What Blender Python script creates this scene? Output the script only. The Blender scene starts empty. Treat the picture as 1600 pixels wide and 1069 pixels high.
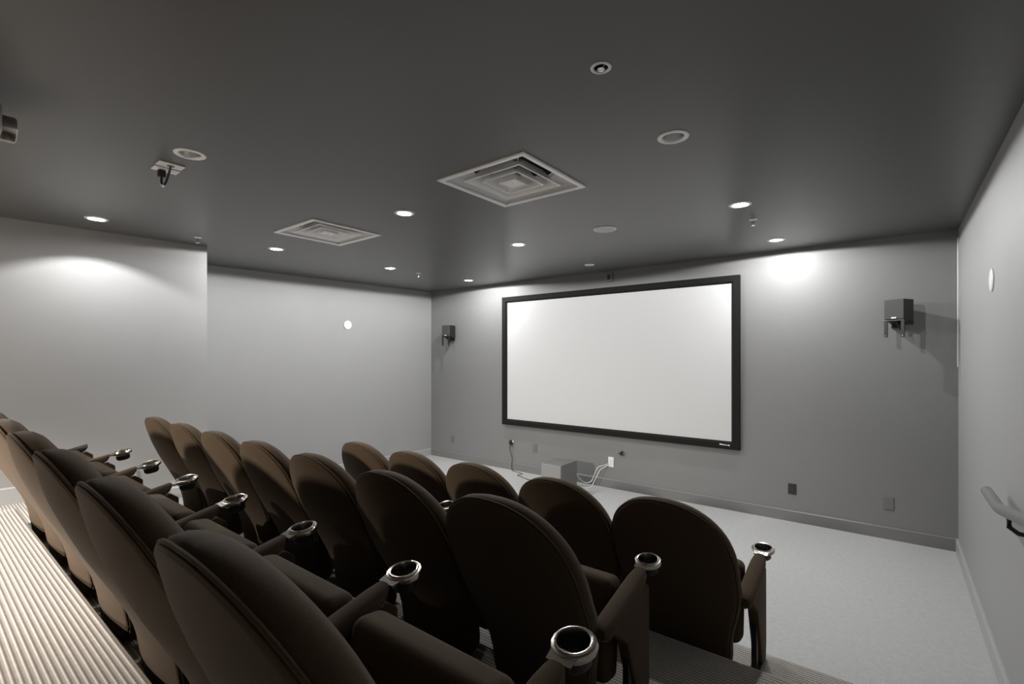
import bpy, bmesh, math, random
from mathutils import Vector, Matrix
random.seed(7)
sc = bpy.context.scene
C = sc.collection
PI = math.pi

# ------------------------------------------------------------------ camera, world, exposure
CAM_Z = 1.64
cam_d = bpy.data.cameras.new('camera')
cam_d.sensor_width = 36.0
cam_d.lens = 756.0 / 1600.0 * 36.0
cam_d.shift_y = 22.5 / 1600.0
cam_d.clip_start = 0.02
cam = bpy.data.objects.new('camera', cam_d)
C.objects.link(cam)
cam.location = (0, 0, CAM_Z)
cam.rotation_euler = (PI / 2, 0, math.radians(38.2))
sc.camera = cam

world = bpy.data.worlds.new('world')
sc.world = world
world.use_nodes = True
world.node_tree.nodes['Background'].inputs[0].default_value = (0.02, 0.02, 0.02, 1)
world.node_tree.nodes['Background'].inputs[1].default_value = 1.0

sc.view_settings.view_transform = 'Standard'
sc.view_settings.look = 'None'
sc.view_settings.gamma = 1.0
sc.view_settings.use_curve_mapping = False
sc.view_settings.exposure = 0.25

LAMP_W = 60.0            # watts of one ceiling downlight
REAR_W = 650.0            # watts of the unseen warm downlight added over the rear platform
SPOT_W = 740.0           # watts of the unseen spotlight added behind the seats
NEUTRAL = (1.0, 0.995, 0.985)
WARM = (1.0, 0.92, 0.83)

# ------------------------------------------------------------------ materials
def mat(name, col, rough=0.6, metal=0.0, noise=0.0, nscale=40.0, bump=0.0, bscale=200.0, sheen=0.0, spec=0.5, emit=None):
    m = bpy.data.materials.new(name)
    m.use_nodes = True
    nt = m.node_tree
    b = nt.nodes['Principled BSDF']
    if not isinstance(col, tuple):
        col = (col, col, col)
    b.inputs['Base Color'].default_value = (*col, 1)
    b.inputs['Roughness'].default_value = rough
    b.inputs['Metallic'].default_value = metal
    b.inputs['Specular IOR Level'].default_value = spec
    if sheen:
        b.inputs['Sheen Weight'].default_value = sheen
        b.inputs['Sheen Roughness'].default_value = 0.4
    if emit:
        b.inputs['Emission Color'].default_value = (*emit[0], 1)
        b.inputs['Emission Strength'].default_value = emit[1]
    geo = nt.nodes.new('ShaderNodeNewGeometry')
    if noise:
        n = nt.nodes.new('ShaderNodeTexNoise')
        n.inputs['Scale'].default_value = nscale
        n.inputs['Detail'].default_value = 5
        nt.links.new(geo.outputs['Position'], n.inputs['Vector'])
        r = nt.nodes.new('ShaderNodeMapRange')
        r.inputs['From Min'].default_value = 0.25
        r.inputs['From Max'].default_value = 0.75
        r.inputs['To Min'].default_value = 1 - noise
        r.inputs['To Max'].default_value = 1 + noise
        nt.links.new(n.outputs['Fac'], r.inputs['Value'])
        mx = nt.nodes.new('ShaderNodeVectorMath')
        mx.operation = 'SCALE'
        mx.inputs[0].default_value = col
        nt.links.new(r.outputs['Result'], mx.inputs['Scale'])
        nt.links.new(mx.outputs['Vector'], b.inputs['Base Color'])
    if bump:
        n2 = nt.nodes.new('ShaderNodeTexNoise')
        n2.inputs['Scale'].default_value = bscale
        n2.inputs['Detail'].default_value = 3
        nt.links.new(geo.outputs['Position'], n2.inputs['Vector'])
        bp = nt.nodes.new('ShaderNodeBump')
        bp.inputs['Strength'].default_value = bump
        bp.inputs['Distance'].default_value = 0.002
        nt.links.new(n2.outputs['Fac'], bp.inputs['Height'])
        nt.links.new(bp.outputs['Normal'], b.inputs['Normal'])
    return m

def carpet(name, light, dark, pitch, contrast_noise=0.12, lo=-0.7, hi=0.7):
    """ribbed carpet, ribs running along X (across the room)"""
    m = bpy.data.materials.new(name)
    m.use_nodes = True
    nt = m.node_tree
    b = nt.nodes['Principled BSDF']
    b.inputs['Roughness'].default_value = 0.95
    b.inputs['Specular IOR Level'].default_value = 0.1
    geo = nt.nodes.new('ShaderNodeNewGeometry')
    sep = nt.nodes.new('ShaderNodeSeparateXYZ')
    nt.links.new(geo.outputs['Position'], sep.inputs[0])
    add = nt.nodes.new('ShaderNodeMath'); add.operation = 'ADD'
    nt.links.new(sep.outputs['Y'], add.inputs[0]); nt.links.new(sep.outputs['Z'], add.inputs[1])
    mul = nt.nodes.new('ShaderNodeMath'); mul.operation = 'MULTIPLY'
    nt.links.new(add.outputs[0], mul.inputs[0]); mul.inputs[1].default_value = 2 * PI / pitch
    sn = nt.nodes.new('ShaderNodeMath'); sn.operation = 'SINE'
    nt.links.new(mul.outputs[0], sn.inputs[0])
    mr = nt.nodes.new('ShaderNodeMapRange')
    mr.inputs['From Min'].default_value = lo; mr.inputs['From Max'].default_value = hi
    nt.links.new(sn.outputs[0], mr.inputs['Value'])
    mix = nt.nodes.new('ShaderNodeMix'); mix.data_type = 'RGBA'
    mix.inputs[6].default_value = (*dark, 1); mix.inputs[7].default_value = (*light, 1)
    nt.links.new(mr.outputs['Result'], mix.inputs[0])
    n = nt.nodes.new('ShaderNodeTexNoise')
    n.inputs['Scale'].default_value = 90; n.inputs['Detail'].default_value = 6
    nt.links.new(geo.outputs['Position'], n.inputs['Vector'])
    n3 = nt.nodes.new('ShaderNodeTexNoise')
    n3.inputs['Scale'].default_value = 30; n3.inputs['Detail'].default_value = 4
    nt.links.new(geo.outputs['Position'], n3.inputs['Vector'])
    ad = nt.nodes.new('ShaderNodeMath'); ad.operation = 'ADD'
    nt.links.new(n.outputs['Fac'], ad.inputs[0]); nt.links.new(n3.outputs['Fac'], ad.inputs[1])
    r = nt.nodes.new('ShaderNodeMapRange')
    r.inputs['From Min'].default_value = 0.6; r.inputs['From Max'].default_value = 1.4
    r.inputs['To Min'].default_value = 1 - contrast_noise; r.inputs['To Max'].default_value = 1 + contrast_noise
    nt.links.new(ad.outputs[0], r.inputs['Value'])
    vs = nt.nodes.new('ShaderNodeVectorMath'); vs.operation = 'SCALE'
    nt.links.new(mix.outputs[2], vs.inputs[0]); nt.links.new(r.outputs['Result'], vs.inputs['Scale'])
    nt.links.new(vs.outputs['Vector'], b.inputs['Base Color'])
    bp = nt.nodes.new('ShaderNodeBump')
    bp.inputs['Strength'].default_value = 0.5; bp.inputs['Distance'].default_value = 0.002
    nt.links.new(sn.outputs[0], bp.inputs['Height'])
    nt.links.new(bp.outputs['Normal'], b.inputs['Normal'])
    return m

M = {}
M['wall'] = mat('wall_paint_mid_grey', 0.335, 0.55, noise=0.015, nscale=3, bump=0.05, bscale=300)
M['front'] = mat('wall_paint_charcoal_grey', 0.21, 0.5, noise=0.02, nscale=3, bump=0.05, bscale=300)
M['ceiling'] = mat('ceiling_paint_dark_grey', 0.10, 0.36, noise=0.02, nscale=2, bump=0.03, bscale=120)
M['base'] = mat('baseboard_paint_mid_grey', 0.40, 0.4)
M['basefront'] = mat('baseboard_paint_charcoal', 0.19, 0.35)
M['carpet_floor'] = carpet('carpet_pale_grey', (0.55, 0.55, 0.545), (0.46, 0.46, 0.455), 0.012, 0.10)
M['carpet_step'] = carpet('carpet_ribbed', (0.60, 0.575, 0.545), (0.30, 0.275, 0.252), 0.018, 0.10, 0.30, 0.85)
M['screen'] = mat('screen_matte_white', 0.60, 0.9, spec=0.1)
M['velvet'] = mat('screen_frame_black', 0.008, 0.8, bump=0.1, bscale=400, spec=0.25)
M['fabric'] = mat('seat_fabric_dark_brown', (0.066, 0.0445, 0.026), 0.9, noise=0.16, nscale=260, bump=0.25, bscale=700, sheen=0.08, spec=0.2)
M['blackplastic'] = mat('black_plastic', 0.012, 0.45)
M['leg'] = mat('black_steel', 0.03, 0.35, metal=0.6)
M['bronze'] = mat('polished_bronze_nickel', (0.52, 0.48, 0.43), 0.22, metal=1.0, noise=0.05, nscale=80)
M['white'] = mat('white_enamel', 0.90, 0.28, noise=0.01)
M['whiteplastic'] = mat('white_plastic', 0.80, 0.35, noise=0.01)
M['greyplastic'] = mat('grey_painted_plate', 0.17, 0.4, noise=0.02)
M['darkplastic'] = mat('dark_grey_plate', 0.028, 0.4, noise=0.02)
M['chrome'] = mat('brushed_chrome', 0.7, 0.18, metal=1.0)
M['reflector'] = mat('spun_aluminium_reflector', 0.65, 0.28, metal=1.0)
M['canlid'] = mat('dark_can_lining', 0.05, 0.6)
M['grille'] = mat('speaker_grille_grey', 0.055, 0.7, noise=0.2, nscale=500, bump=0.4, bscale=900)
M['cabinet'] = mat('speaker_cabinet_black', 0.012, 0.5, noise=0.1, nscale=120)
M['subfront'] = mat('subwoofer_vinyl_grey', 0.16, 0.5, noise=0.04, nscale=150)
M['subgrille'] = mat('subwoofer_grille_grey', 0.27, 0.75, noise=0.06, nscale=400)
M['rail'] = mat('handrail_painted_grey', 0.21, 0.35, noise=0.03, nscale=30)
M['lampglow'] = mat('lamp_glass_lit', 0.9, 0.4, emit=((1, 1, 0.98), 25.0))
M['lampwarm'] = mat('lamp_glass_warm_lit', 0.9, 0.4, emit=(WARM, 25.0))
M['lampoff'] = mat('lamp_glass_unlit', 0.55, 0.25)
M['lens'] = mat('projector_lens_glass', 0.02, 0.05, spec=1.0)
M['projector'] = mat('projector_shell_grey', 0.16, 0.4, noise=0.03, nscale=40)
M['cordblack'] = mat('black_cord', 0.02, 0.5)
M['cordwhite'] = mat('white_cord', 0.75, 0.4)

# ------------------------------------------------------------------ mesh helpers
class MB:
    def __init__(self):
        self.v = []; self.f = []
    def add(self, vs, fs):
        o = len(self.v)
        self.v += [tuple(p) for p in vs]
        self.f += [tuple(i + o for i in q) for q in fs]
        return self
    def box(self, x0, x1, y0, y1, z0, z1):
        vs = [(x, y, z) for x in (x0, x1) for y in (y0, y1) for z in (z0, z1)]
        return self.add(vs, [(0, 1, 3, 2), (4, 6, 7, 5), (0, 4, 5, 1), (2, 3, 7, 6), (0, 2, 6, 4), (1, 5, 7, 3)])
    def lathe(self, prof, n=28, c=(0, 0, 0), mtx=None, cap0=False, cap1=False):
        vs, fs = [], []
        for r, z in prof:
            for k in range(n):
                a = 2 * PI * k / n
                p = Vector((r * math.cos(a), r * math.sin(a), z))
                if mtx: p = mtx @ p
                vs.append(p + Vector(c))
        for i in range(len(prof) - 1):
            for k in range(n):
                fs.append((i * n + k, i * n + (k + 1) % n, (i + 1) * n + (k + 1) % n, (i + 1) * n + k))
        if cap0: fs.append(tuple(reversed(range(n))))
        if cap1: fs.append(tuple((len(prof) - 1) * n + k for k in range(n)))
        return self.add(vs, fs)
    def tube(self, pts, r, n=8, closed=False, cap=True, flat=1.0):
        pts = [Vector(p) for p in pts]
        N = len(pts); vs = []; fs = []
        up = Vector((0, 0, 1))
        for i, p in enumerate(pts):
            a = pts[(i - 1) % N] if (closed or i > 0) else pts[i]
            b = pts[(i + 1) % N] if (closed or i < N - 1) else pts[i]
            t = (b - a).normalized()
            ref = up if abs(t.z) < 0.95 else Vector((0, 1, 0))
            s = t.cross(ref).normalized(); u = s.cross(t).normalized()
            for k in range(n):
                an = 2 * PI * k / n
                vs.append(p + s * (r * math.cos(an)) + u * (r * flat * math.sin(an)))
        for i in range(N if closed else N - 1):
            j = (i + 1) % N
            for k in range(n):
                fs.append((i * n + k, i * n + (k + 1) % n, j * n + (k + 1) % n, j * n + k))
        if cap and not closed:
            fs.append(tuple(reversed(range(n)))); fs.append(tuple((N - 1) * n + k for k in range(n)))
        return self.add(vs, fs)
    def prism(self, poly, axis, a0, a1):
        """poly of 2D points extruded along axis ('x','y','z')"""
        n = len(poly); vs = []
        for a in (a0, a1):
            for (p, q) in poly:
                vs.append({'x': (a, p, q), 'y': (p, a, q), 'z': (p, q, a)}[axis])
        fs = [tuple(range(n)), tuple(range(2 * n - 1, n - 1, -1))]
        for i in range(n):
            j = (i + 1) % n
            fs.append((i, i + n, j + n, j))
        return self.add(vs, fs)
    def mesh(self, name, m, smooth=False, bevel=0.0, seg=2, mtx=None):
        me = bpy.data.meshes.new(name)
        me.from_pydata(self.v, [], self.f)
        bm = bmesh.new(); bm.from_mesh(me)
        bmesh.ops.remove_doubles(bm, verts=bm.verts, dist=1e-6)
        bmesh.ops.recalc_face_normals(bm, faces=bm.faces)
        if bevel:
            es = [e for e in bm.edges if len(e.link_faces) == 2 and e.calc_face_angle(0) > 0.5]
            bmesh.ops.bevel(bm, geom=es, offset=bevel, segments=seg, affect='EDGES', profile=0.5, clamp_overlap=True)
        if mtx: bmesh.ops.transform(bm, matrix=mtx, verts=bm.verts)
        for f in bm.faces: f.smooth = smooth
        bm.to_mesh(me); bm.free()
        if smooth:
            me.set_sharp_from_angle(angle=math.radians(45))
        me.materials.append(m)
        return me
    def obj(self, name, m, parent=None, loc=(0, 0, 0), rotz=0, **kw):
        o = bpy.data.objects.new(name, self.mesh(name, m, **kw))
        C.objects.link(o)
        o.location = loc; o.rotation_euler = (0, 0, rotz)
        if parent: o.parent = parent
        return o

def tag(o, label, cat, group=None):
    o['label'] = label; o['category'] = cat
    if group: o['group'] = group
    return o
def thing(name, label, cat, loc=(0, 0, 0), rotz=0, group=None):
    o = bpy.data.objects.new(name, None)
    o.empty_display_size = 0.05
    C.objects.link(o); o.location = loc; o.rotation_euler = (0, 0, rotz)
    return tag(o, label, cat, group)
def struct(o, label=None, cat=None):
    o['kind'] = 'structure'
    if label: o['label'] = label
    if cat: o['category'] = cat
    return o
def inst(name, me, parent, loc=(0, 0, 0)):
    o = bpy.data.objects.new(name, me); C.objects.link(o); o.parent = parent; o.location = loc
    return o
def bez(p0, p1, p2, p3, n=14):
    out = []
    for i in range(n + 1):
        t = i / n; s = 1 - t
        out.append(Vector(p0) * s**3 + Vector(p1) * 3*s*s*t + Vector(p2) * 3*s*t*t + Vector(p3) * t**3)
    return out
def chain(pts, n=8):
    """smooth catmull-rom through points"""
    P = [Vector(p) for p in pts]; P = [2*P[0]-P[1]] + P + [2*P[-1]-P[-2]]
    out = []
    for i in range(1, len(P) - 2):
        for k in range(n):
            t = k / n
            a, b, c, d = P[i-1], P[i], P[i+1], P[i+2]
            out.append(0.5 * ((2*b) + (c-a)*t + (2*a-5*b+4*c-d)*t*t + (3*b-a-3*c+d)*t**3))
    out.append(P[-2]); return out

# ------------------------------------------------------------------ room shell
YF = 5.51           # front wall
YB = -2.70          # back wall
XR = 0.433          # right wall
ZC = 2.71           # ceiling
XL_F, XL_N = -6.05, -6.32          # recessed left wall at YF and at Y=2.0
BX1, BY1 = -5.26, 1.87             # corner of the projecting left wall
BX0 = BX1 - 0.087 * (BY1 - YB)     # projecting left wall at the back wall
T = 0.12
P_Y = [2.70, 2.27, 1.32, 0.492]    # step edges
P_Z = [0.15, 0.31, 0.496, 0.63]
P4_X0 = -4.61                      # left end of the rearmost step, an aisle runs beside it

def bump_x(y): return BX1 - 0.087 * (BY1 - y)
def left_x(y): return XL_F - (XL_F - XL_N) / (YF - 2.0) * (YF - y)

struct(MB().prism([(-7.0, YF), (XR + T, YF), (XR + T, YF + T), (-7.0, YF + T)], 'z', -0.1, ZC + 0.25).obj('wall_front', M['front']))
struct(MB().prism([(XR, YB), (XR + T, YB), (XR + T, YF), (XR, YF)], 'z', -0.1, ZC + 0.25).obj('wall_right', M['wall']))
struct(MB().prism([(XL_F, YF), (left_x(BY1), BY1), (left_x(BY1) - T, BY1), (XL_F - T, YF)], 'z', -0.1, ZC + 0.25).obj('wall_left', M['wall']))
struct(MB().prism([(BX1, BY1), (BX0, YB), (-7.0, YB), (-7.0, BY1)], 'z', -0.1, ZC + 0.25).obj('wall_left_projection', M['wall']))
struct(MB().prism([(-7.0, YB), (-7.0, YB - T), (XR + T, YB - T), (XR + T, YB)], 'z', -0.1, ZC + 0.25).obj('wall_back', M['ceiling']))
struct(MB().prism([(-7.0, P_Y[0] - 0.05), (XR + T, P_Y[0] - 0.05), (XR + T, YF + T), (-7.0, YF + T)], 'z', -0.1, 0.0).obj('floor', M['carpet_floor']))

def platform(k):
    y1 = P_Y[k]; y0 = P_Y[k + 1] - 0.05 if k < 2 else YB
    if k == 3:
        poly = [(P4_X0, y0), (XR, y0), (XR, y1), (P4_X0, y1)]
    elif y1 <= BY1:
        poly = [(bump_x(y0), y0), (XR, y0), (XR, y1), (bump_x(y1), y1)]
    elif y0 >= BY1:
        poly = [(left_x(y0), y0), (XR, y0), (XR, y1), (left_x(y1), y1)]
    else:
        poly = [(bump_x(y0), y0), (XR, y0), (XR, y1), (left_x(y1), y1), (left_x(BY1), BY1), (bump_x(BY1), BY1)]
    o = MB().prism(poly, 'z', -0.1, P_Z[k]).obj('carpet_platform' , M['carpet_step'], bevel=0.012, seg=3)
    return struct(o)
for k in range(4): platform(k)

# ceiling with real openings ------------------------------------------------
LIT = [(-0.845, 3.675), (-0.84, 4.99), (-2.81, 3.67), (-4.783, 3.695), (-4.684, 4.964), (-2.864, 2.342), (-4.82, 2.334), (-4.865, 0.959)]
REAR = [((-3.75, -1.95), REAR_W, 'added warm recessed downlight, out of view at the very back of the room')]  # out-of-view lamp added behind the camera to warm the left seats
OFF = [(-0.841, 2.339), (-2.922, 0.958)]
R_AP = 0.052
SPR = (-0.85, 1.613)
SMALL = (-2.787, 5.005)
DIFF = [(-1.842, 2.35, 0.305), (-3.855, 2.315, 0.295)]

def ceiling():
    bm = bmesh.new()
    def loop(pts):
        vs = [bm.verts.new((x, y, ZC)) for x, y in pts]
        return [bm.edges.new((vs[i], vs[(i + 1) % len(vs)])) for i in range(len(vs))]
    es = loop([(-7.0, YB - T), (XR + T, YB - T), (XR + T, YF + T), (-7.0, YF + T)])
    for (x, y), r in [(p, R_AP) for p in LIT + OFF + [q[0] for q in REAR]] + [(SPR, 0.027), (SMALL, 0.03)]:
        es += loop([(x + r * math.cos(2*PI*k/28), y + r * math.sin(2*PI*k/28)) for k in range(28)])
    for x, y, h in DIFF:
        es += loop([(x - h, y - h), (x + h, y - h), (x + h, y + h), (x - h, y + h)])
    bmesh.ops.triangle_fill(bm, use_beauty=True, use_dissolve=False, edges=es)
    for f in bm.faces:
        if f.normal.z > 0: f.normal_flip()
    # a slab: the solid upper skin is separate faces well above the cans
    me = bpy.data.meshes.new('ceiling'); bm.to_mesh(me); bm.free()
    me.materials.append(M['ceiling'])
    o = bpy.data.objects.new('ceiling', me); C.objects.link(o)
    struct(o)
    struct(MB().box(-7.0, XR + T, YB - T, YF + T, ZC + 0.24, ZC + 0.28).obj('ceiling', M['canlid']))
ceiling()

# baseboards ----------------------------------------------------------------
def board(name, a, b, z, m, h=0.11, t=0.018, parent=None):
    """skirting from a to b (2D), body inside the room on the left of a->b"""
    a = Vector((*a, 0)); b = Vector((*b, 0)); d = (b - a); L = d.length; d.normalize()
    n = Vector((-d.y, d.x, 0))
    prof = [(0, 0), (t, 0), (t, h - 0.010), (t * 0.55, h - 0.001), (t * 0.3, h), (0, h)]
    vs = []; N = len(prof)
    for p in (a, b):
        for (q, zz) in prof: vs.append(p + n * q + Vector((0, 0, z + zz)))
    fs = [tuple(range(N)), tuple(range(2*N-1, N-1, -1))] + [(i, i+N, (i+1) % N + N, (i+1) % N) for i in range(N)]
    return struct(MB().add(vs, fs).obj(name, m))
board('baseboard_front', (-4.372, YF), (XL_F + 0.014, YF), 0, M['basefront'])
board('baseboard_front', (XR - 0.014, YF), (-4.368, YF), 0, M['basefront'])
board('baseboard_right', (XR, P_Y[0]), (XR, YF), 0, M['base'])
board('baseboard_left', (XL_F, YF), (left_x(P_Y[0]), P_Y[0]), 0, M['base'])
ys = [P_Y[0], P_Y[1], P_Y[2], P_Y[3], YB]
for k in range(4):
    board('baseboard_right', (XR, ys[k + 1]), (XR, ys[k]), P_Z[k], M['base'])
board('baseboard_left', (left_x(ys[0]), ys[0]), (left_x(ys[1]), ys[1]), P_Z[0], M['base'])
board('baseboard_left', (left_x(ys[1]), ys[1]), (left_x(BY1), BY1), P_Z[1], M['base'])
board('baseboard_left', (BX1, BY1), (bump_x(ys[2]), ys[2]), P_Z[1], M['base'])
board('baseboard_left', (bump_x(ys[2]), ys[2]), (BX0, YB), P_Z[2], M['base'], h=0.13)
struct(MB().box(XR - 0.007, XR, YF - 0.007, YF, 1.55, ZC - 0.07).obj('trim_1', M['white'], bevel=0.002))

# ------------------------------------------------------------------ projection screen
S_X0, S_X1, S_Z0, S_Z1, FW = -4.48, -1.262, 0.652, 2.498, 0.083
scr = thing('projection_screen', 'large white projection screen in a wide black frame on the front wall', 'screen', ((S_X0+S_X1)/2, YF, S_Z0))
hw = (S_X1 - S_X0) / 2; hh = S_Z1 - S_Z0; D = 0.055
MB().box(-hw + 0.03, hw - 0.03, -0.03, -0.002, 0.03, hh - 0.03).obj('screen_surface', M['screen'], scr)
def frame_bar(o0, o1, i1, i0):
    # outer flat band then bevel down to the screen
    m = MB()
    def lerp(a, b, t): return (a[0] + (b[0]-a[0])*t, a[1] + (b[1]-a[1])*t)
    m0, m1 = lerp(o0, i0, 0.72), lerp(o1, i1, 0.72)
    ring = [(o0, -0.001), (o0, -D), (m0, -D), (i0, -0.033), (i0, -0.001)]
    ring2 = [(o1, -0.001), (o1, -D), (m1, -D), (i1, -0.033), (i1, -0.001)]
    vs = [(p[0], y, p[1]) for p, y in ring] + [(p[0], y, p[1]) for p, y in ring2]
    fs = [(0, 1, 2, 3, 4), (9, 8, 7, 6, 5)] + [(i, (i+1) % 5, (i+1) % 5 + 5, i + 5) for i in range(5)]
    return m.add(vs, fs)
o = [(-hw, 0), (hw, 0), (hw, hh), (-hw, hh)]
i_ = [(-hw+FW, FW), (hw-FW, FW), (hw-FW, hh-FW), (-hw+FW, hh-FW)]
bars = []
for k in range(4):
    bars.append(frame_bar(o[k], o[(k+1) % 4], i_[(k+1) % 4], i_[k]).obj('frame_bar', M['velvet'], scr))
# small illegible white maker's mark at the lower right of the frame
bd = MB()
x = hw - FW - 0.115
for w, h, dz in [(0.026, 0.012, 0.002), (0.004, 0.010, 0.0), (0.014, 0.011, 0.0), (0.010, 0.008, 0.0), (0.010, 0.009, 0.0), (0.010, 0.008, 0.0), (0.011, 0.016, -0.004)]:
    bd.box(x, x + w, -D - 0.0015, -D + 0.001, 0.040 + dz, 0.040 + dz + h); x += w + 0.0028
bd.obj('maker_badge', M['whiteplastic'], bars[0])

# ------------------------------------------------------------------ ceiling fixtures
Zl = ZC
trim_prof = [(R_AP - 0.002, 0.004), (R_AP - 0.001, -0.002), (R_AP + 0.004, -0.006), (0.068, -0.0055), (0.0735, -0.003), (0.0745, 0.0)]
trim_me = MB().lathe(trim_prof, 36).mesh('trim_ring', M['white'], smooth=True)
can_prof = [(R_AP, 0.0), (0.050, 0.012), (0.046, 0.032), (0.040, 0.060), (0.034, 0.075)]
can_me = MB().lathe(can_prof, 36, cap1=True).mesh('reflector', M['reflector'], smooth=True)
bulb_off = MB().lathe([(0.024, 0.074), (0.024, 0.055), (0.020, 0.048), (0.006, 0.045)], 24, cap1=True).mesh('lamp_face', M['lampoff'], smooth=True)
_lit = {}
def lit_meshes(d, warm):
    if (d, warm) not in _lit:
        e = max(d, -0.004)
        c = MB().lathe([(R_AP, -0.002), (0.0515, 0.4 * (e + 0.010)), (0.050, 0.75 * (e + 0.010)), (0.046, e + 0.010)], 36, cap1=True).mesh('reflector_lit', M['white'], smooth=True)
        b = MB().lathe([(0.042, e + 0.010), (0.042, d + 0.0075), (0.032, d + 0.0045), (0.008, d + 0.0035)], 24, cap1=True).mesh('lamp_face_lit', M['lampwarm' if warm else 'lampglow'], smooth=True)
        _lit[(d, warm)] = (c, b)
    return _lit[(d, warm)]

def downlight(xy, label, lit, power=LAMP_W, warm=False, group=None, depth=0.012):
    t = thing('recessed_downlight', label, 'ceiling light', (xy[0], xy[1], Zl), 0, group)
    inst('trim_ring', trim_me, t)
    inst('reflector', lit_meshes(depth, warm)[0] if lit else can_me, t)
    inst('lamp_face', lit_meshes(depth, warm)[1] if lit else bulb_off, t)
    if lit:
        ld = bpy.data.lights.new('downlight_beam', 'SPOT')
        ld.energy = power; ld.color = WARM if warm else NEUTRAL
        ld.spot_size = math.radians(129 if warm else 176); ld.spot_blend = 0.35 if warm else 0.06; ld.shadow_soft_size = 0.005 if depth > 0 else 0.015
        lo = bpy.data.objects.new('downlight_beam', ld); C.objects.link(lo)
        lo.parent = t; lo.location = (0, 0, depth)
    return t
lit_labels = [
    'lit recessed downlight in front of the right end of the screen, second from front wall',
    'lit recessed downlight close to the front wall, between the screen and right speaker',
    'lit recessed downlight midway over the front floor, beside the round white ceiling speaker',
    'lit recessed downlight near the recessed left wall, second from the front wall',
    'lit recessed downlight close to the front wall, above the small left speaker',
    'lit recessed downlight between the two square air diffusers',
    'lit recessed downlight beside the left square air diffuser, near the recessed left wall',
    'lit recessed downlight casting a bright scallop on the projecting left wall']
for k, (p, l) in enumerate(zip(LIT, lit_labels)):
    downlight(p, l, True, LAMP_W * (0.6 if k == 7 else 1.0), group='recessed ceiling downlights', depth=0.028 if k == 7 else -0.012)
downlight(OFF[0], 'unlit recessed downlight with white ring, right of the larger air diffuser', False, group='recessed ceiling downlights')
downlight(OFF[1], 'unlit recessed downlight with white ring beside the ceiling power plates', False, group='recessed ceiling downlights')

for p, w, l in REAR: downlight(p, l, True, w, True, 'recessed ceiling downlights', 0.024)

# unseen back-wall spotlight, added to throw warm light on the left seat backs
t = thing('added_spotlight', 'added warm cylinder spotlight, out of view on the back wall, aimed at the left seats', 'spotlight', (-3.95, YB, 2.30))
aim = (Vector((-3.70, 0.2, 0.75)) - Vector((-3.95, YB + 0.14, 2.30))).normalized()
rm = Vector((0, 0, 1)).rotation_difference(aim).to_matrix().to_4x4()
MB().lathe([(0.045, 0.0), (0.045, 0.010), (0.030, 0.018)], 24, (0, 0, 0), Matrix.Rotation(-PI/2, 4, 'X'), cap1=True).obj('wall_base', M['leg'], t, smooth=True)
MB().tube([(0, 0.01, 0), (0, 0.10, 0)], 0.009, 10).obj('arm', M['leg'], t, smooth=True)
hd = MB().lathe([(0.020, -0.075), (0.042, -0.060), (0.044, 0.060), (0.040, 0.060), (0.038, 0.035)], 28, (0, 0.14, 0), rm, cap0=True).obj('head', M['leg'], t, smooth=True)
MB().lathe([(0.039, 0.030), (0.036, 0.034), (0.01, 0.036)], 24, (0, 0.14, 0), rm, cap1=True).obj('lamp_face', M['lampwarm'], hd, smooth=True)
ld = bpy.data.lights.new('added_spotlight_beam', 'SPOT')
ld.energy = SPOT_W; ld.color = WARM; ld.spot_size = math.radians(60); ld.spot_blend = 0.8; ld.shadow_soft_size = 0.075
lo = bpy.data.objects.new('added_spotlight_beam', ld); C.objects.link(lo); lo.parent = t
lo.location = Vector((0, 0.14, 0)) + aim * 0.062
lo.rotation_mode = 'QUATERNION'; lo.rotation_quaternion = aim.to_track_quat('-Z', 'Y')

# ceiling loudspeaker, flush round grille
t = thing('ceiling_speaker', 'flush round white ceiling speaker in front of the screen', 'speaker', (-1.90, 3.677, Zl))
MB().lathe([(0.086, 0.0), (0.096, 0.0), (0.096, -0.004), (0.091, -0.007), (0.086, -0.0055)], 40).obj('rim', M['white'], t, smooth=True)
MB().lathe([(0.087, 0.0), (0.087, -0.005), (0.06, -0.0055), (0.02, -0.006)], 40, cap1=True).obj('grille', mat('ceiling_speaker_grille', 0.6, 0.6, bump=0.5, bscale=900), t, smooth=True)

# recessed sprinkler with dark throat
t = thing('recessed_sprinkler', 'small recessed sprinkler with white ring and dark throat nearest the camera', 'sprinkler', (SPR[0], SPR[1], Zl))
MB().lathe([(0.026, 0.002), (0.027, -0.003), (0.033, -0.005), (0.0385, -0.002), (0.039, 0.0)], 32).obj('ring', M['white'], t, smooth=True)
MB().lathe([(0.027, 0.0), (0.026, 0.03), (0.024, 0.05)], 28, cap1=True).obj('throat', M['canlid'], t, smooth=True)
MB().tube([(0, 0, 0.049), (0, 0, -0.004)], 0.005, 10).lathe([(0.013, -0.004), (0.014, -0.007), (0.004, -0.008)], 12, cap0=True, cap1=True).obj('deflector', M['chrome'], t, smooth=True)
for s in (-1, 1):
    MB().tube([(0.012 * s, 0, 0.03), (0.013 * s, 0, 0.005), (0.004 * s, 0, -0.005)], 0.0025, 6).obj('arm', M['chrome'], t, smooth=True)

# tiny flush ring near the front wall
t = thing('concealed_sprinkler', 'tiny flush ring on the ceiling just before the screen top', 'sprinkler', (SMALL[0], SMALL[1], Zl))
MB().lathe([(0.028, 0.002), (0.030, -0.003), (0.05, -0.005), (0.057, -0.002), (0.058, 0.0)], 32).obj('ring', M['white'], t, smooth=True)
MB().lathe([(0.030, 0.0), (0.029, 0.02)], 28, cap1=True).obj('throat', M['greyplastic'], t, smooth=True)
MB().lathe([(0.016, 0.019), (0.016, 0.001), (0.006, -0.001)], 20, cap1=True).obj('cap', M['white'], t, smooth=True)

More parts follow.
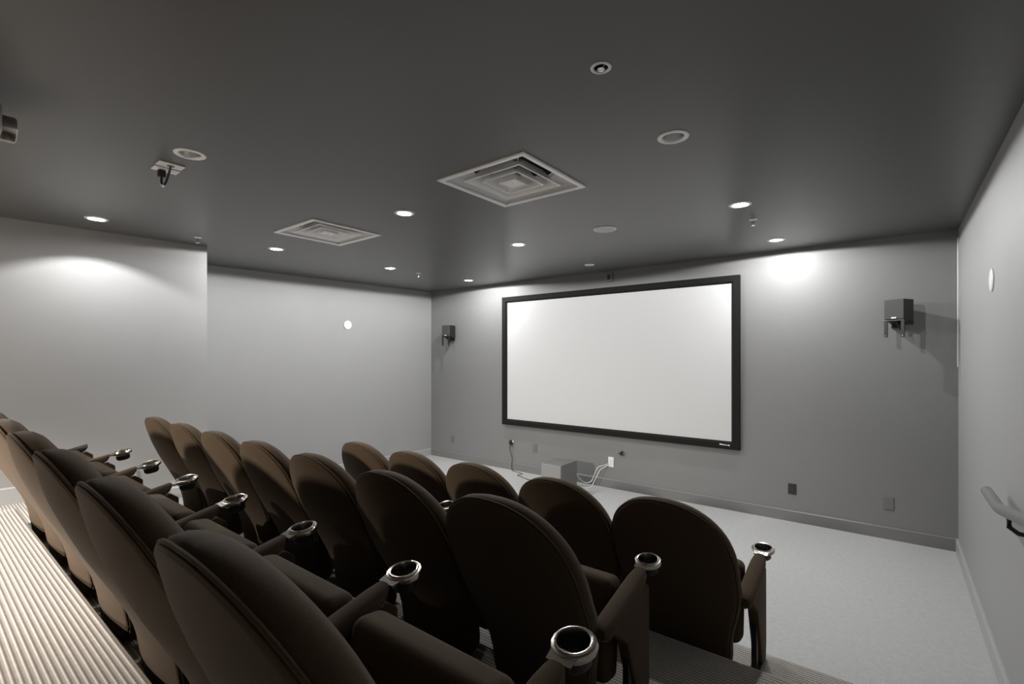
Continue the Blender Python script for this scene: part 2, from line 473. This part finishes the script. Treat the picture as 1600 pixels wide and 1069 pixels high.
def sprinkler(x, y, label):
    t = thing('pendant_sprinkler', label, 'sprinkler', (x, y, Zl), 0, 'pendant fire sprinklers')
    MB().lathe([(0.030, 0.0), (0.029, -0.004), (0.014, -0.008), (0.010, -0.010)], 24, cap1=True).obj('escutcheon', M['white'], t, smooth=True)
    MB().tube([(0, 0, -0.008), (0, 0, -0.045)], 0.004, 8).obj('bulb', M['chrome'], t, smooth=True)
    for s in (-1, 1):
        MB().tube([(0.010*s, 0, -0.008), (0.012*s, 0, -0.025), (0.003*s, 0, -0.046)], 0.0028, 6).obj('arm', M['chrome'], t, smooth=True)
    df = MB().lathe([(0.004, -0.046), (0.017, -0.048), (0.017, -0.0495), (0.004, -0.0495)], 16, cap1=True).obj('deflector', M['chrome'], t, smooth=True)
sprinkler(-0.856, 4.136, 'pendant sprinkler between the two right-hand lit downlights')
sprinkler(-4.792, 4.147, 'pendant sprinkler between the two lit downlights by the left wall')
sprinkler(-4.909, 1.671, 'pendant sprinkler beside the corner of the projecting left wall')

# square air diffusers
def sq_ring(m, rings):
    """rings: list of (half, z); joins successive squares with quads"""
    vs = []; fs = []
    for h, z in rings: vs += [(-h, -h, z), (h, -h, z), (h, h, z), (-h, h, z)]
    for i in range(len(rings) - 1):
        for k in range(4):
            fs.append((i*4+k, i*4+(k+1) % 4, (i+1)*4+(k+1) % 4, (i+1)*4+k))
    return m.add(vs, fs)
def rsq_ring(m, rings):
    """as sq_ring but with rounded corners, (half, z, corner radius)"""
    n = 6; vs = []; fs = []; N = 4 * (n + 1)
    for h, z, r in rings:
        for q in range(4):
            cxn, cyn = [(1, 1), (-1, 1), (-1, -1), (1, -1)][q]
            for k in range(n + 1):
                a = q * PI / 2 + k * PI / 2 / n
                vs.append((cxn * (h - r) + r * math.cos(a), cyn * (h - r) + r * math.sin(a), z))
    for i in range(len(rings) - 1):
        for k in range(N):
            fs.append((i*N+k, i*N+(k+1) % N, (i+1)*N+(k+1) % N, (i+1)*N+k))
    return m.add(vs, fs), N
def diffuser(x, y, h, label):
    t = thing('air_diffuser', label, 'air vent', (x, y, Zl), 0, 'square ceiling air diffusers')
    F = h + 0.025
    sq_ring(MB(), [(h - 0.012, 0.004), (h - 0.010, -0.006), (F - 0.006, -0.010), (F, -0.006), (F, 0.0)]).obj('frame', M['white'], t)
    m, N = rsq_ring(MB(), [(h - 0.002, 0.0, 0.004), (h * 0.94, 0.018, 0.03), (h * 0.86, 0.050, 0.12), (h * 0.80, 0.090, h * 0.72)])
    m.obj('neck', M['white'], t, smooth=True)
    m, N = rsq_ring(MB(), [(h * 0.80, 0.090, h * 0.72), (h * 0.78, 0.14, h * 0.77), (h * 0.78, 0.22, h * 0.77)])
    m.f.append(tuple(2 * N + k for k in range(N)))
    m.obj('duct', M['canlid'], t, smooth=True)
    for a, b in ((0.70, 0.50), (0.45, 0.29)):
        m = MB()
        rsq_ring(m, [(h*a, -0.004, 0.004), (h*a, -0.002, 0.004), (h*(a*0.55+b*0.45), 0.022, 0.02), (h*b, 0.075, 0.06), (h*b - 0.003, 0.075, 0.06), (h*(a*0.55+b*0.45) - 0.004, 0.019, 0.02), (h*a - 0.008, -0.004, 0.004), (h*a, -0.004, 0.004)])
        m.obj('louver', M['white'], t, smooth=True)
    m = MB(); sq_ring(m, [(h*0.20, -0.006), (h*0.205, -0.004), (h*0.17, 0.014), (h*0.11, 0.05)])
    m.f.append((12, 13, 14, 15)); m.f.append((3, 2, 1, 0))
    cp = m.obj('center_plate', M['white'], t)
    sq_ring(MB(), [(h*0.205, -0.0065), (h*0.205, -0.009), (h*0.185, -0.009), (h*0.185, -0.0055)]).obj('rim', M['white'], cp)
    MB().lathe([(0.006, -0.006), (0.005, -0.009), (0.002, -0.010)], 10, cap1=True).obj('screw', M['chrome'], cp)
    for k in range(4):           # hanger straps between the louvers
        a = PI / 4 + k * PI / 2
        MB().tube([(h*0.25*math.cos(a), h*0.25*math.sin(a), 0.045), (h*0.78*math.cos(a), h*0.78*math.sin(a), 0.05), (h*0.95*math.cos(a), h*0.95*math.sin(a), 0.09)], 0.004, 6).obj('hanger', M['chrome'], t)
diffuser(*DIFF[0], 'large square white air diffuser nearest the camera, right of centre on the ceiling')
diffuser(*DIFF[1], 'square white air diffuser farther left on the ceiling')

# ------------------------------------------------------------------ theatre seats
def sup(c, e): return math.copysign(abs(c) ** e, c)
RP = [(.02, .285), (.12, .281), (.25, .252), (.38, .192), (.52, .120), (.68, .052), (.88, -.004)]
def rear_y(z):
    for (a, ya), (b, yb) in zip(RP, RP[1:]):
        if z <= b or b == RP[-1][0]:
            i = RP.index((a, ya))
            t = (z - a) / (b - a)
            p0 = RP[max(i-1, 0)][1]; p3 = RP[min(i+2, len(RP)-1)][1]
            return 0.5*((2*ya)+(yb-p0)*t+(2*p0-5*ya+4*yb-p3)*t*t+(3*ya-p0-3*yb+p3)*t**3)
ZT = 0.86
OUT = []
for k in range(6):                       # rounded bottom corners
    a = PI / 2 * (1 - k / 6)
    OUT.append((0.215 - 0.075 + 0.075 * math.cos(a), 0.105 - 0.075 * math.sin(a)))
for z in (0.105, 0.16, 0.22, 0.28, 0.34, 0.40, 0.46, 0.52):
    t = min(1.0, max(0, (z - 0.14)) / (0.48 - 0.14))
    t = t * t * (3 - 2 * t)
    OUT.append((0.215 + (0.280 - 0.215) * t, z))
for k in range(0, 15):
    a = PI / 2 * k / 14.6
    OUT.append((0.280 * sup(math.cos(a), 2/2.25), 0.57 + (ZT - 0.57) * sup(math.sin(a), 2/2.25)))
NR, NC = len(OUT), 11
def layer(d, ins, bulge=0.0):
    rows = []
    for (w, z) in OUT:
        z2 = 0.445 + (z - 0.445) * (1 - ins / 0.41)
        w2 = max(w * (1 - ins / 0.27), 0.004)
        row = []
        for c in range(NC):
            s = -1 + 2 * c / (NC - 1)
            s = math.sin(s * PI / 2)
            y = rear_y(z2) + d + 0.035 * (s * w2 / 0.27) ** 2
            e = min(1.0, (ZT - z) / 0.12) * min(1.0, max(z - 0.02, 0) / 0.08)
            y += bulge * (1 - s * s) * e
            row.append((s * w2, y, z2))
        rows.append(row)
    return rows
def perim():
    idx = [(0, c) for c in range(NC)] + [(r, NC-1) for r in range(1, NR)] + [(NR-1, c) for c in range(NC-2, -1, -1)] + [(r, 0) for r in range(NR-2, 0, -1)]
    return idx
def pillow(layers, b0=0.0, b1=0.0):
    m = MB(); P = perim(); n = len(P)
    def cap(L):
        vs = [p for row in L for p in row]
        m.add(vs, [(r*NC+c, r*NC+c+1, (r+1)*NC+c+1, (r+1)*NC+c) for r in range(NR-1) for c in range(NC-1)])
    cap(layer(*layers[0], b0)); cap(layer(*layers[-1], b1))
    Ls = [layer(*l) for l in layers]
    for A, B in zip(Ls, Ls[1:]):
        vs = [A[r][c] for r, c in P] + [B[r][c] for r, c in P]
        m.add(vs, [(i, (i+1) % n, n + (i+1) % n, n + i) for i in range(n)])
    return m
back_me = pillow([(0.010, 0.006), (0.022, -0.003), (0.045, -0.005), (0.070, 0.001), (0.090, 0.016), (0.102, 0.040)], 0, 0.016).mesh('backrest', M['fabric'], smooth=True)
panel_me = pillow([(-0.004, 0.012), (0.000, 0.005), (0.012, 0.004)], -0.010, 0).mesh('back_panel', M['fabric'], smooth=True)
L = layer(0.007, 0.001)
pipe_me = MB().tube([L[r][c] for r, c in perim()], 0.0042, 6, closed=True).mesh('piping', M['fabric'], smooth=True)

def rounded_box(w, l, h, mtx, b=0.035):
    return MB().box(-w/2, w/2, -l/2, l/2, -h/2, h/2).mesh('cushion', M['fabric'], smooth=True, bevel=b, seg=5, mtx=mtx)
cush_me = rounded_box(0.47, 0.38, 0.105, Matrix.Translation((0, 0.475, 0.305)) @ Matrix.Rotation(math.radians(84), 4, 'X'))
pan_me = MB().box(-0.20, 0.20, -0.15, 0.15, -0.012, 0.012).mesh('seat_pan', M['blackplastic'], bevel=0.008, mtx=Matrix.Translation((0, 0.537, 0.305)) @ Matrix.Rotation(math.radians(84), 4, 'X'))

def arm_loft():
    m = MB(); secs = []
    path = [(.250, .470, .024, .018), (.262, .476, .032, .026), (.30, .486, .035, .030), (.39, .508, .036, .031), (.48, .530, .036, .030), (.545, .546, .034, .026), (.58, .554, .028, .020), (.592, .557, .020, .012)]
    n = 16
    for y, z, w, h in path:
        z -= 0.042
        secs.append([(w * sup(math.cos(2*PI*k/n), .6), y, z - h + h * sup(math.sin(2*PI*k/n), .7)) for k in range(n)])
    vs = [p for s in secs for p in s]; fs = []
    for i in range(len(secs)-1):
        for k in range(n): fs.append((i*n+k, i*n+(k+1) % n, (i+1)*n+(k+1) % n, (i+1)*n+k))
    fs += [tuple(range(n)), tuple((len(secs)-1)*n+k for k in range(n))]
    return m.add(vs, fs)
arm_me = arm_loft().mesh('armrest', M['fabric'], smooth=True)
tilt = Matrix.Rotation(math.radians(10), 4, 'X')
RC = (0, 0.660, 0.521)
ring = MB().lathe([(0.037, -0.022), (0.0365, 0.000), (0.038, 0.007), (0.042, 0.008), (0.044, 0.004), (0.050, 0.003), (0.0535, -0.002), (0.052, -0.012), (0.046, -0.016), (0.040, -0.022), (0.037, -0.022)], 16, RC, tilt)
# neck that clasps the arm end
ring.add([Vector(RC) + tilt @ Vector(p) for p in [(-.030, -.066, .000), (.030, -.066, .000), (.034, -.030, .003), (-.034, -.030, .003), (-.028, -.066, -.008), (.028, -.066, -.008), (.026, -.034, -.008), (-.026, -.034, -.008)]],
         [(0, 1, 2, 3), (7, 6, 5, 4), (0, 4, 5, 1), (1, 5, 6, 2), (2, 6, 7, 3), (3, 7, 4, 0)])
ring_me = ring.mesh('cup_holder', M['bronze'], smooth=True)
cup_me = MB().lathe([(0.0372, -0.004), (0.036, -0.045), (0.030, -0.052), (0.004, -0.054)], 20, RC, tilt, cap1=True).mesh('cup', M['blackplastic'], smooth=True)
side_me = MB().prism([(.315, .390), (.59, .463), (.622, .438), (.625, .08), (.612, .0), (.53, .0), (.495, .12), (.43, .30)], 'x', -0.023, 0.023).mesh('side_panel', M['fabric'], smooth=True, bevel=0.007, seg=3)
leg_me = MB().box(-0.012, 0.012, .455, .490, 0.004, .42).box(-0.022, 0.022, .44, .53, 0.0, 0.008).mesh('leg', M['leg'], bevel=0.003)
hinge_me = MB().box(-0.045, -0.012, .36, .47, .33, .37).tube([(-0.05, .45, .35), (-0.01, .45, .35)], 0.016, 12).mesh('hinge_bracket', M['leg'], bevel=0.003)
hinge_me2 = MB().box(0.012, 0.045, .36, .47, .33, .37).tube([(0.05, .45, .35), (0.01, .45, .35)], 0.016, 12).mesh('hinge_bracket', M['leg'], bevel=0.003)
plain_arm = MB().add(*(lambda m: (m.v, m.f))(arm_loft())).mesh('armrest_plain', M['blackplastic'], smooth=True)
PITCH = 0.57

def arm_set(t, dx, cup=True):
    a = inst('armrest', arm_me if cup else plain_arm, t, (dx, 0, 0))
    if cup:
        inst('cup_holder', ring_me, a); inst('cup', cup_me, a)
    inst('side_panel', side_me, t, (dx, 0, 0)); inst('leg', leg_me, t, (dx, 0, 0))
def seat(x, ytop, z, label, group, end=None):
    t = thing('theater_seat', label, 'seat', (x, ytop, z), 0, group)
    b = inst('backrest', back_me, t); inst('back_panel', panel_me, t); inst('piping', pipe_me, b)
    c = inst('seat_cushion', cush_me, t); inst('seat_pan', pan_me, c)
    h = PITCH / 2
    arm_set(t, h)
    inst('hinge_bracket', hinge_me, t, (h, 0, 0)); inst('hinge_bracket', hinge_me2, t, (-h, 0, 0))
    if end: arm_set(t, -h, cup=(end == 'cup'))
    return t
ORD = ['first', 'second', 'third', 'fourth', 'fifth', 'sixth', 'seventh']
ROWS = [(-0.80, 2.045, P_Z[0], 5, 'front row nearest the screen', 'front row seats', 'cup'),
        (-1.05, 1.185, P_Z[1], 7, 'middle row', 'middle row seats', 'cup'),
        (-0.83, 0.25, P_Z[2], 7, 'back row nearest the camera', 'back row seats', 'plain')]
for x0, yt, z, n, rn, g, endk in ROWS:
    for k in range(n):
        where = 'right-hand end' if k == 0 else ('left-hand end' if k == n - 1 else ORD[k] + ' from the right')
        seat(x0 - PITCH * k, yt, z, 'dark upholstered theater seat in the %s, %s' % (rn, where), g, endk if k == n - 1 else None)

# ------------------------------------------------------------------ front wall fittings
def wall_plate(x, z, w, h, m, label, cat, name='wall_plate', socket=True, sockmat=None):
    t = thing(name, label, cat, (x, YF, z))
    MB().box(-w/2, w/2, -0.008, 0, -h/2, h/2).obj('plate', m, t, bevel=0.003)
    if socket:
        sm = sockmat or m
        for s in (-1, 1):
            q = MB().box(-0.016, 0.016, -0.0105, -0.006, s*0.022-0.015, s*0.022+0.015).obj('socket', sm, t, bevel=0.003)
            for xx in (-0.006, 0.006):
                MB().box(xx-0.0012, xx+0.0012, -0.0110, -0.0102, s*0.022-0.004, s*0.022+0.007).obj('slot', M['cordblack'], q)
        MB().lathe([(0.003, 0), (0.002, 0.002)], 8, (0, -0.008, 0), Matrix.Rotation(PI/2, 4, 'X'), cap1=True).obj('screw', M['chrome'], t)
    return t
wall_plate(-5.551, 0.315, 0.075, 0.115, M['greyplastic'], 'grey wall outlet in the far left corner under the left speaker', 'outlet', 'wall_outlet')
wall_plate(-3.926, 0.362, 0.075, 0.115, M['greyplastic'], 'grey wall outlet just left of the subwoofer', 'outlet', 'wall_outlet')
wall_plate(-2.761, 0.322, 0.075, 0.125, M['whiteplastic'], 'white wall plate right of the subwoofer with white cables', 'wall plate')
wall_plate(-0.786, 0.321, 0.072, 0.105, M['darkplastic'], 'dark wall outlet below and right of the screen', 'outlet', 'wall_outlet')
t = wall_plate(-0.031, 0.321, 0.078, 0.115, M['greyplastic'], 'blank grey wall plate under the right speaker', 'wall plate', socket=False)
for s in (-1, 1):
    MB().lathe([(0.003, 0), (0.002, 0.002)], 8, (0, -0.008, s * 0.042), Matrix.Rotation(PI/2, 4, 'X'), cap1=True).obj('screw', M['greyplastic'], t)
t = thing('sensor_plate', 'small grey sensor box above the screen at the ceiling', 'sensor', (-2.775, YF, 2.63))
MB().box(-0.042, 0.042, -0.022, 0, -0.058, 0.058).obj('body', M['greyplastic'], t, bevel=0.004)
MB().box(-0.026, 0.010, -0.025, -0.018, -0.03, 0.03).obj('window', M['darkplastic'], t, bevel=0.003)

# bare outlet with a black plug and a hanging cord
t = thing('plugged_power_cord', 'black plug and thin cord hanging from the wall left of subwoofer', 'power cord', (-4.336, YF, 0.379))
MB().box(-0.034, 0.034, -0.004, 0, -0.055, 0.055).obj('plate', M['greyplastic'], t, bevel=0.002)
MB().box(-0.028, 0.016, -0.040, -0.003, -0.015, 0.045).obj('plug', M['cordblack'], t, bevel=0.006)
MB().box(0.010, 0.034, -0.012, -0.003, 0.018, 0.044).obj('socket', M['whiteplastic'], t, bevel=0.003)
MB().tube(chain([(-0.006, -0.030, -0.012), (-0.02, -0.030, -0.07), (-0.004, -0.025, -0.14), (0.016, -0.020, -0.20), (0.014, -0.020, -0.26), (0.02, -0.03, -0.35), (0.06, -0.06, -0.3745), (0.25, -0.11, -0.3745), (0.30, -0.16, -0.3745), (0.27, -0.22, -0.3745), (0.38, -0.27, -0.3745), (0.56, -0.33, -0.3745), (0.78, -0.32, -0.3745), (0.95, -0.30, -0.36), (0.985, -0.335, -0.30)]), 0.0042, 6).obj('cord', M['cordblack'], t, smooth=True)
struct(MB().box(-4.376, -4.364, YF - 0.016, YF, 0.0, 0.108).obj('trim_2', M['base'], bevel=0.002))

t = thing('cable_stub', 'dark bundle of cut cable ends in a hole above white plate', 'cable', (-2.614, YF, 0.452))
MB().lathe([(0.026, -0.001), (0.026, 0.004), (0.020, 0.005)], 20, (0, 0, 0), Matrix.Rotation(PI/2, 4, 'X'), cap1=True).obj('grommet', M['cordblack'], t, smooth=True)
for k, (dx, dz, c) in enumerate([(-.036, .008, 'chrome'), (-.03, -.008, 'cordblack'), (.0, -.024, 'cordblack'), (.012, .018, 'cordblack'), (.036, .004, 'chrome'), (.022, -.016, 'cordblack')]):
    MB().tube([(dx*0.2, -0.003, dz*0.2), (dx*0.6, -0.03, dz*0.6+.004), (dx, -0.042, dz)], 0.0065, 8).obj('wire_end', M[c], t, smooth=True)

# subwoofer
t = thing('subwoofer', 'grey box subwoofer on the floor below the screen', 'subwoofer', (-3.192, 4.985, 0))
MB().box(-0.142, 0.142, -0.170, 0.185, 0.012, 0.36).obj('cabinet', M['subfront'], t, bevel=0.006)
MB().box(-0.136, 0.136, -0.186, -0.168, 0.022, 0.350).obj('grille', M['subgrille'], t, bevel=0.006)
for sx in (-1, 1):
    for sy in (-1, 1):
        MB().lathe([(0.018, 0), (0.020, 0.012)], 14, (sx*0.11, sy*0.14, 0.0), None, True, True).obj('foot', M['blackplastic'], t)
cb = MB().tube(chain([(-2.79, 5.496, .300), (-2.84, 5.47, .275), (-2.90, 5.42, .25), (-2.94, 5.39, .14), (-2.97, 5.37, .075), (-3.03, 5.33, .06), (-3.08, 5.27, .12), (-3.09, 5.20, .22), (-3.09, 5.172, .26)]), 0.0045, 6).obj('white_cable', M['cordwhite'], smooth=True)
tag(cb, 'white cable looping from the white wall plate to the subwoofer', 'cable')
cb = MB().tube(chain([(-2.79, 5.496, .285), (-2.82, 5.46, .262), (-2.865, 5.42, .225), (-2.91, 5.38, .12), (-2.95, 5.35, .02), (-2.98, 5.31, .006), (-3.06, 5.25, .006), (-3.10, 5.21, .03), (-3.12, 5.175, .10)]), 0.0045, 6).obj('white_cable', M['cordwhite'], smooth=True)
tag(cb, 'white cable dropping from the white wall plate to the floor', 'cable')

# wall speakers
def speaker(x, y, z, rz, label):
    t = thing('wall_speaker', label, 'speaker', (x, y, z), rz, 'small wall speakers beside the screen')
    w = 0.078; d = 0.13
    # cabinet deeper at the bottom rear
    vs = [(-w, 0, 0), (w, 0, 0), (w, d, -0.045), (-w, d, -0.045), (-w, 0, 0.175), (w, 0, 0.175), (w, d, 0.175), (-w, d, 0.175)]
    MB().add(vs, [(0, 1, 2, 3), (4, 5, 6, 7), (0, 1, 5, 4), (1, 2, 6, 5), (2, 3, 7, 6), (3, 0, 4, 7)]).obj('cabinet', M['cabinet'], t, bevel=0.005)
    g = MB().box(-w + 0.003, w - 0.003, -0.012, 0.002, 0.004, 0.172).obj('grille', M['grille'], t, bevel=0.004)
    MB().box(-0.018, 0.018, -0.0145, -0.011, 0.010, 0.022).obj('badge', M['whiteplastic'], g)
    MB().box(-w - 0.004, w + 0.004, -0.010, 0.11, -0.012, -0.002).obj('shelf', M['leg'], t, bevel=0.002)
    for s in (-1, 1):
        b = MB().box(s*w*0.82 - 0.014, s*w*0.82 + 0.014, -0.008, 0.0, -0.15, -0.004).obj('strap', M['leg'], t, bevel=0.002)
        MB().lathe([(0.005, 0), (0.004, 0.003)], 10, (s*w*0.82, -0.008, -0.137), Matrix.Rotation(PI/2, 4, 'X'), cap1=True).obj('bolt', M['chrome'], b)
    MB().prism([(0.0, -0.012), (0.11, -0.012), (0.11, -0.09)], 'x', -0.012, 0.012).obj('gusset', M['leg'], t)
    return t
sp = speaker(0.012, 5.30, 1.955, math.radians(-28), 'small black speaker on a bracket right of the screen, near right wall')
sp2 = speaker(-5.53, 5.345, 1.955, math.radians(4), 'small black speaker on a bracket left of the screen, near left corner')
for s_, px, py in ((sp, 0.02, 5.44), (sp2, -5.53, 5.47)):
    mt = s_.matrix_basis.inverted()
    b = MB().box(px-0.03, px+0.03, 5.41, YF, 1.89, 1.99).obj('wall_bracket', M['leg'], None, bevel=0.004)
    b.parent = s_; b.matrix_parent_inverse = mt

# round white wall discs
def disc(loc, rot, label):
    t = thing('wall_disc', label, 'wall disc', loc, 0, 'round white discs on the side walls')
    mt = rot
    MB().lathe([(0.063, 0.0), (0.063, 0.006), (0.058, 0.010)], 32, (0, 0, 0), mt).obj('rim', M['whiteplastic'], t, smooth=True)
    MB().lathe([(0.059, 0.0), (0.059, 0.009), (0.04, 0.0115), (0.01, 0.012)], 32, (0, 0, 0), mt, cap1=True).obj('face', M['whiteplastic'], t, smooth=True)
ly = 4.01
disc((left_x(ly), ly, 2.093), Matrix.Rotation(PI/2, 4, 'Y'), 'small round white disc on the recessed left wall')
disc((XR, 3.737, 2.062), Matrix.Rotation(-PI/2, 4, 'Y'), 'small round white disc on the right wall')

# handrail on the right wall
t = thing('handrail', 'grey wall handrail sloping up beside the right-hand aisle steps', 'handrail', (XR, 2.5, 0.6))
def hr(p): return (p[0] - XR, p[1] - 2.5, p[2] - 0.6)
slope = 0.15 / 0.88
pts = [(0.36, 3.285, 0.985), (0.36, 2.96, 0.985), (0.36, 2.90, 0.990), (0.36, 2.84, 1.000), (0.36, -0.6, 1.000 + slope * 3.44), (0.36, -1.2, 1.000 + slope * 3.44)]
MB().tube([hr(p) for p in pts], 0.022, 16, flat=1.05).obj('rail', M['rail'], t, smooth=True)
for y in (2.70, 1.3, -0.2):
    z = 1.0 + slope * (2.84 - y)
    b = MB().tube([hr(p) for p in [(0.36, y, z - 0.02), (0.36, y, z - 0.055), (0.385, y, z - 0.075), (XR - 0.004, y, z - 0.08)]], 0.009, 8).obj('bracket', M['leg'], t, smooth=True)
    MB().lathe([(0.030, 0.0), (0.030, 0.004), (0.012, 0.008)], 18, hr((XR, y, z - 0.08)), Matrix.Rotation(-PI/2, 4, 'Y'), cap1=True).obj('rosette', M['leg'], b, smooth=True)

# ceiling plates, plug and cord --------------------------------------------
ang = math.radians(0)
for k, (x, y, lab) in enumerate([(-3.170, 0.945, 'white ceiling plate beside the unlit downlight where the black cord enters'),
                                 (-3.268, 0.950, 'white ceiling plate holding the hanging black plug')]):
    t = thing('ceiling_plate', lab, 'power plate', (x, y, ZC), 0, 'pair of ceiling power plates')
    MB().box(-0.040, 0.040, -0.062, 0.062, -0.007, 0).obj('plate', M['whiteplastic'], t, bevel=0.003)
    if k == 0:
        MB().lathe([(0.020, -0.006), (0.018, -0.010)], 20, (0, 0, 0), None, False, True).obj('grommet', M['greyplastic'], t)
    else:
        MB().box(-0.017, 0.017, -0.045, 0.0, -0.010, -0.006).obj('socket', M['whiteplastic'], t, bevel=0.002)
t = thing('black_power_cord', 'short black plug and cord looping between the two ceiling plates', 'power cord', (-3.268, 0.930, ZC))
MB().box(-0.016, 0.016, -0.018, 0.018, -0.050, -0.011).obj('plug', M['cordblack'], t, bevel=0.005)
MB().tube(chain([(0, 0, -0.048), (0.0, 0.0, -0.080), (0.012, 0.004, -0.098), (0.035, 0.01, -0.085), (0.07, 0.015, -0.04), (0.098, 0.015, -0.009)]), 0.006, 8).obj('cord', M['cordblack'], t, smooth=True)
MB().tube([(-0.004, 0, -0.086), (0.012, 0.004, -0.104), (0.022, 0.006, -0.098)], 0.0075, 8).obj('cable_tie', M['whiteplastic'], t, smooth=True)

# projector on the ceiling, its front edge peeks into the frame -----------------
t = thing('ceiling_projector', 'grey ceiling projector peeking in at the upper left edge', 'projector', (-2.87, 0.08, ZC))
MB().box(-0.20, 0.20, -0.18, 0.17, -0.225, -0.085).obj('body', M['projector'], t, bevel=0.025, seg=4)
MB().tube([(0, 0, -0.088), (0, 0, -0.0)], 0.025, 16).lathe([(0.08, 0.0), (0.08, -0.006), (0.03, -0.012)], 24, cap1=True).obj('mount', M['leg'], t)
ln = MB().lathe([(0.050, 0.0), (0.050, 0.045), (0.046, 0.050), (0.040, 0.046), (0.038, 0.030)], 28, (0.10, 0.165, -0.165), Matrix.Rotation(-PI/2, 4, 'X')).obj('lens_barrel', M['bronze'], t, smooth=True)
MB().lathe([(0.039, 0.0), (0.03, 0.028), (0.01, 0.036)], 24, (0.10, 0.165, -0.165), Matrix.Rotation(-PI/2, 4, 'X'), cap1=True).obj('lens', M['lens'], ln, smooth=True)
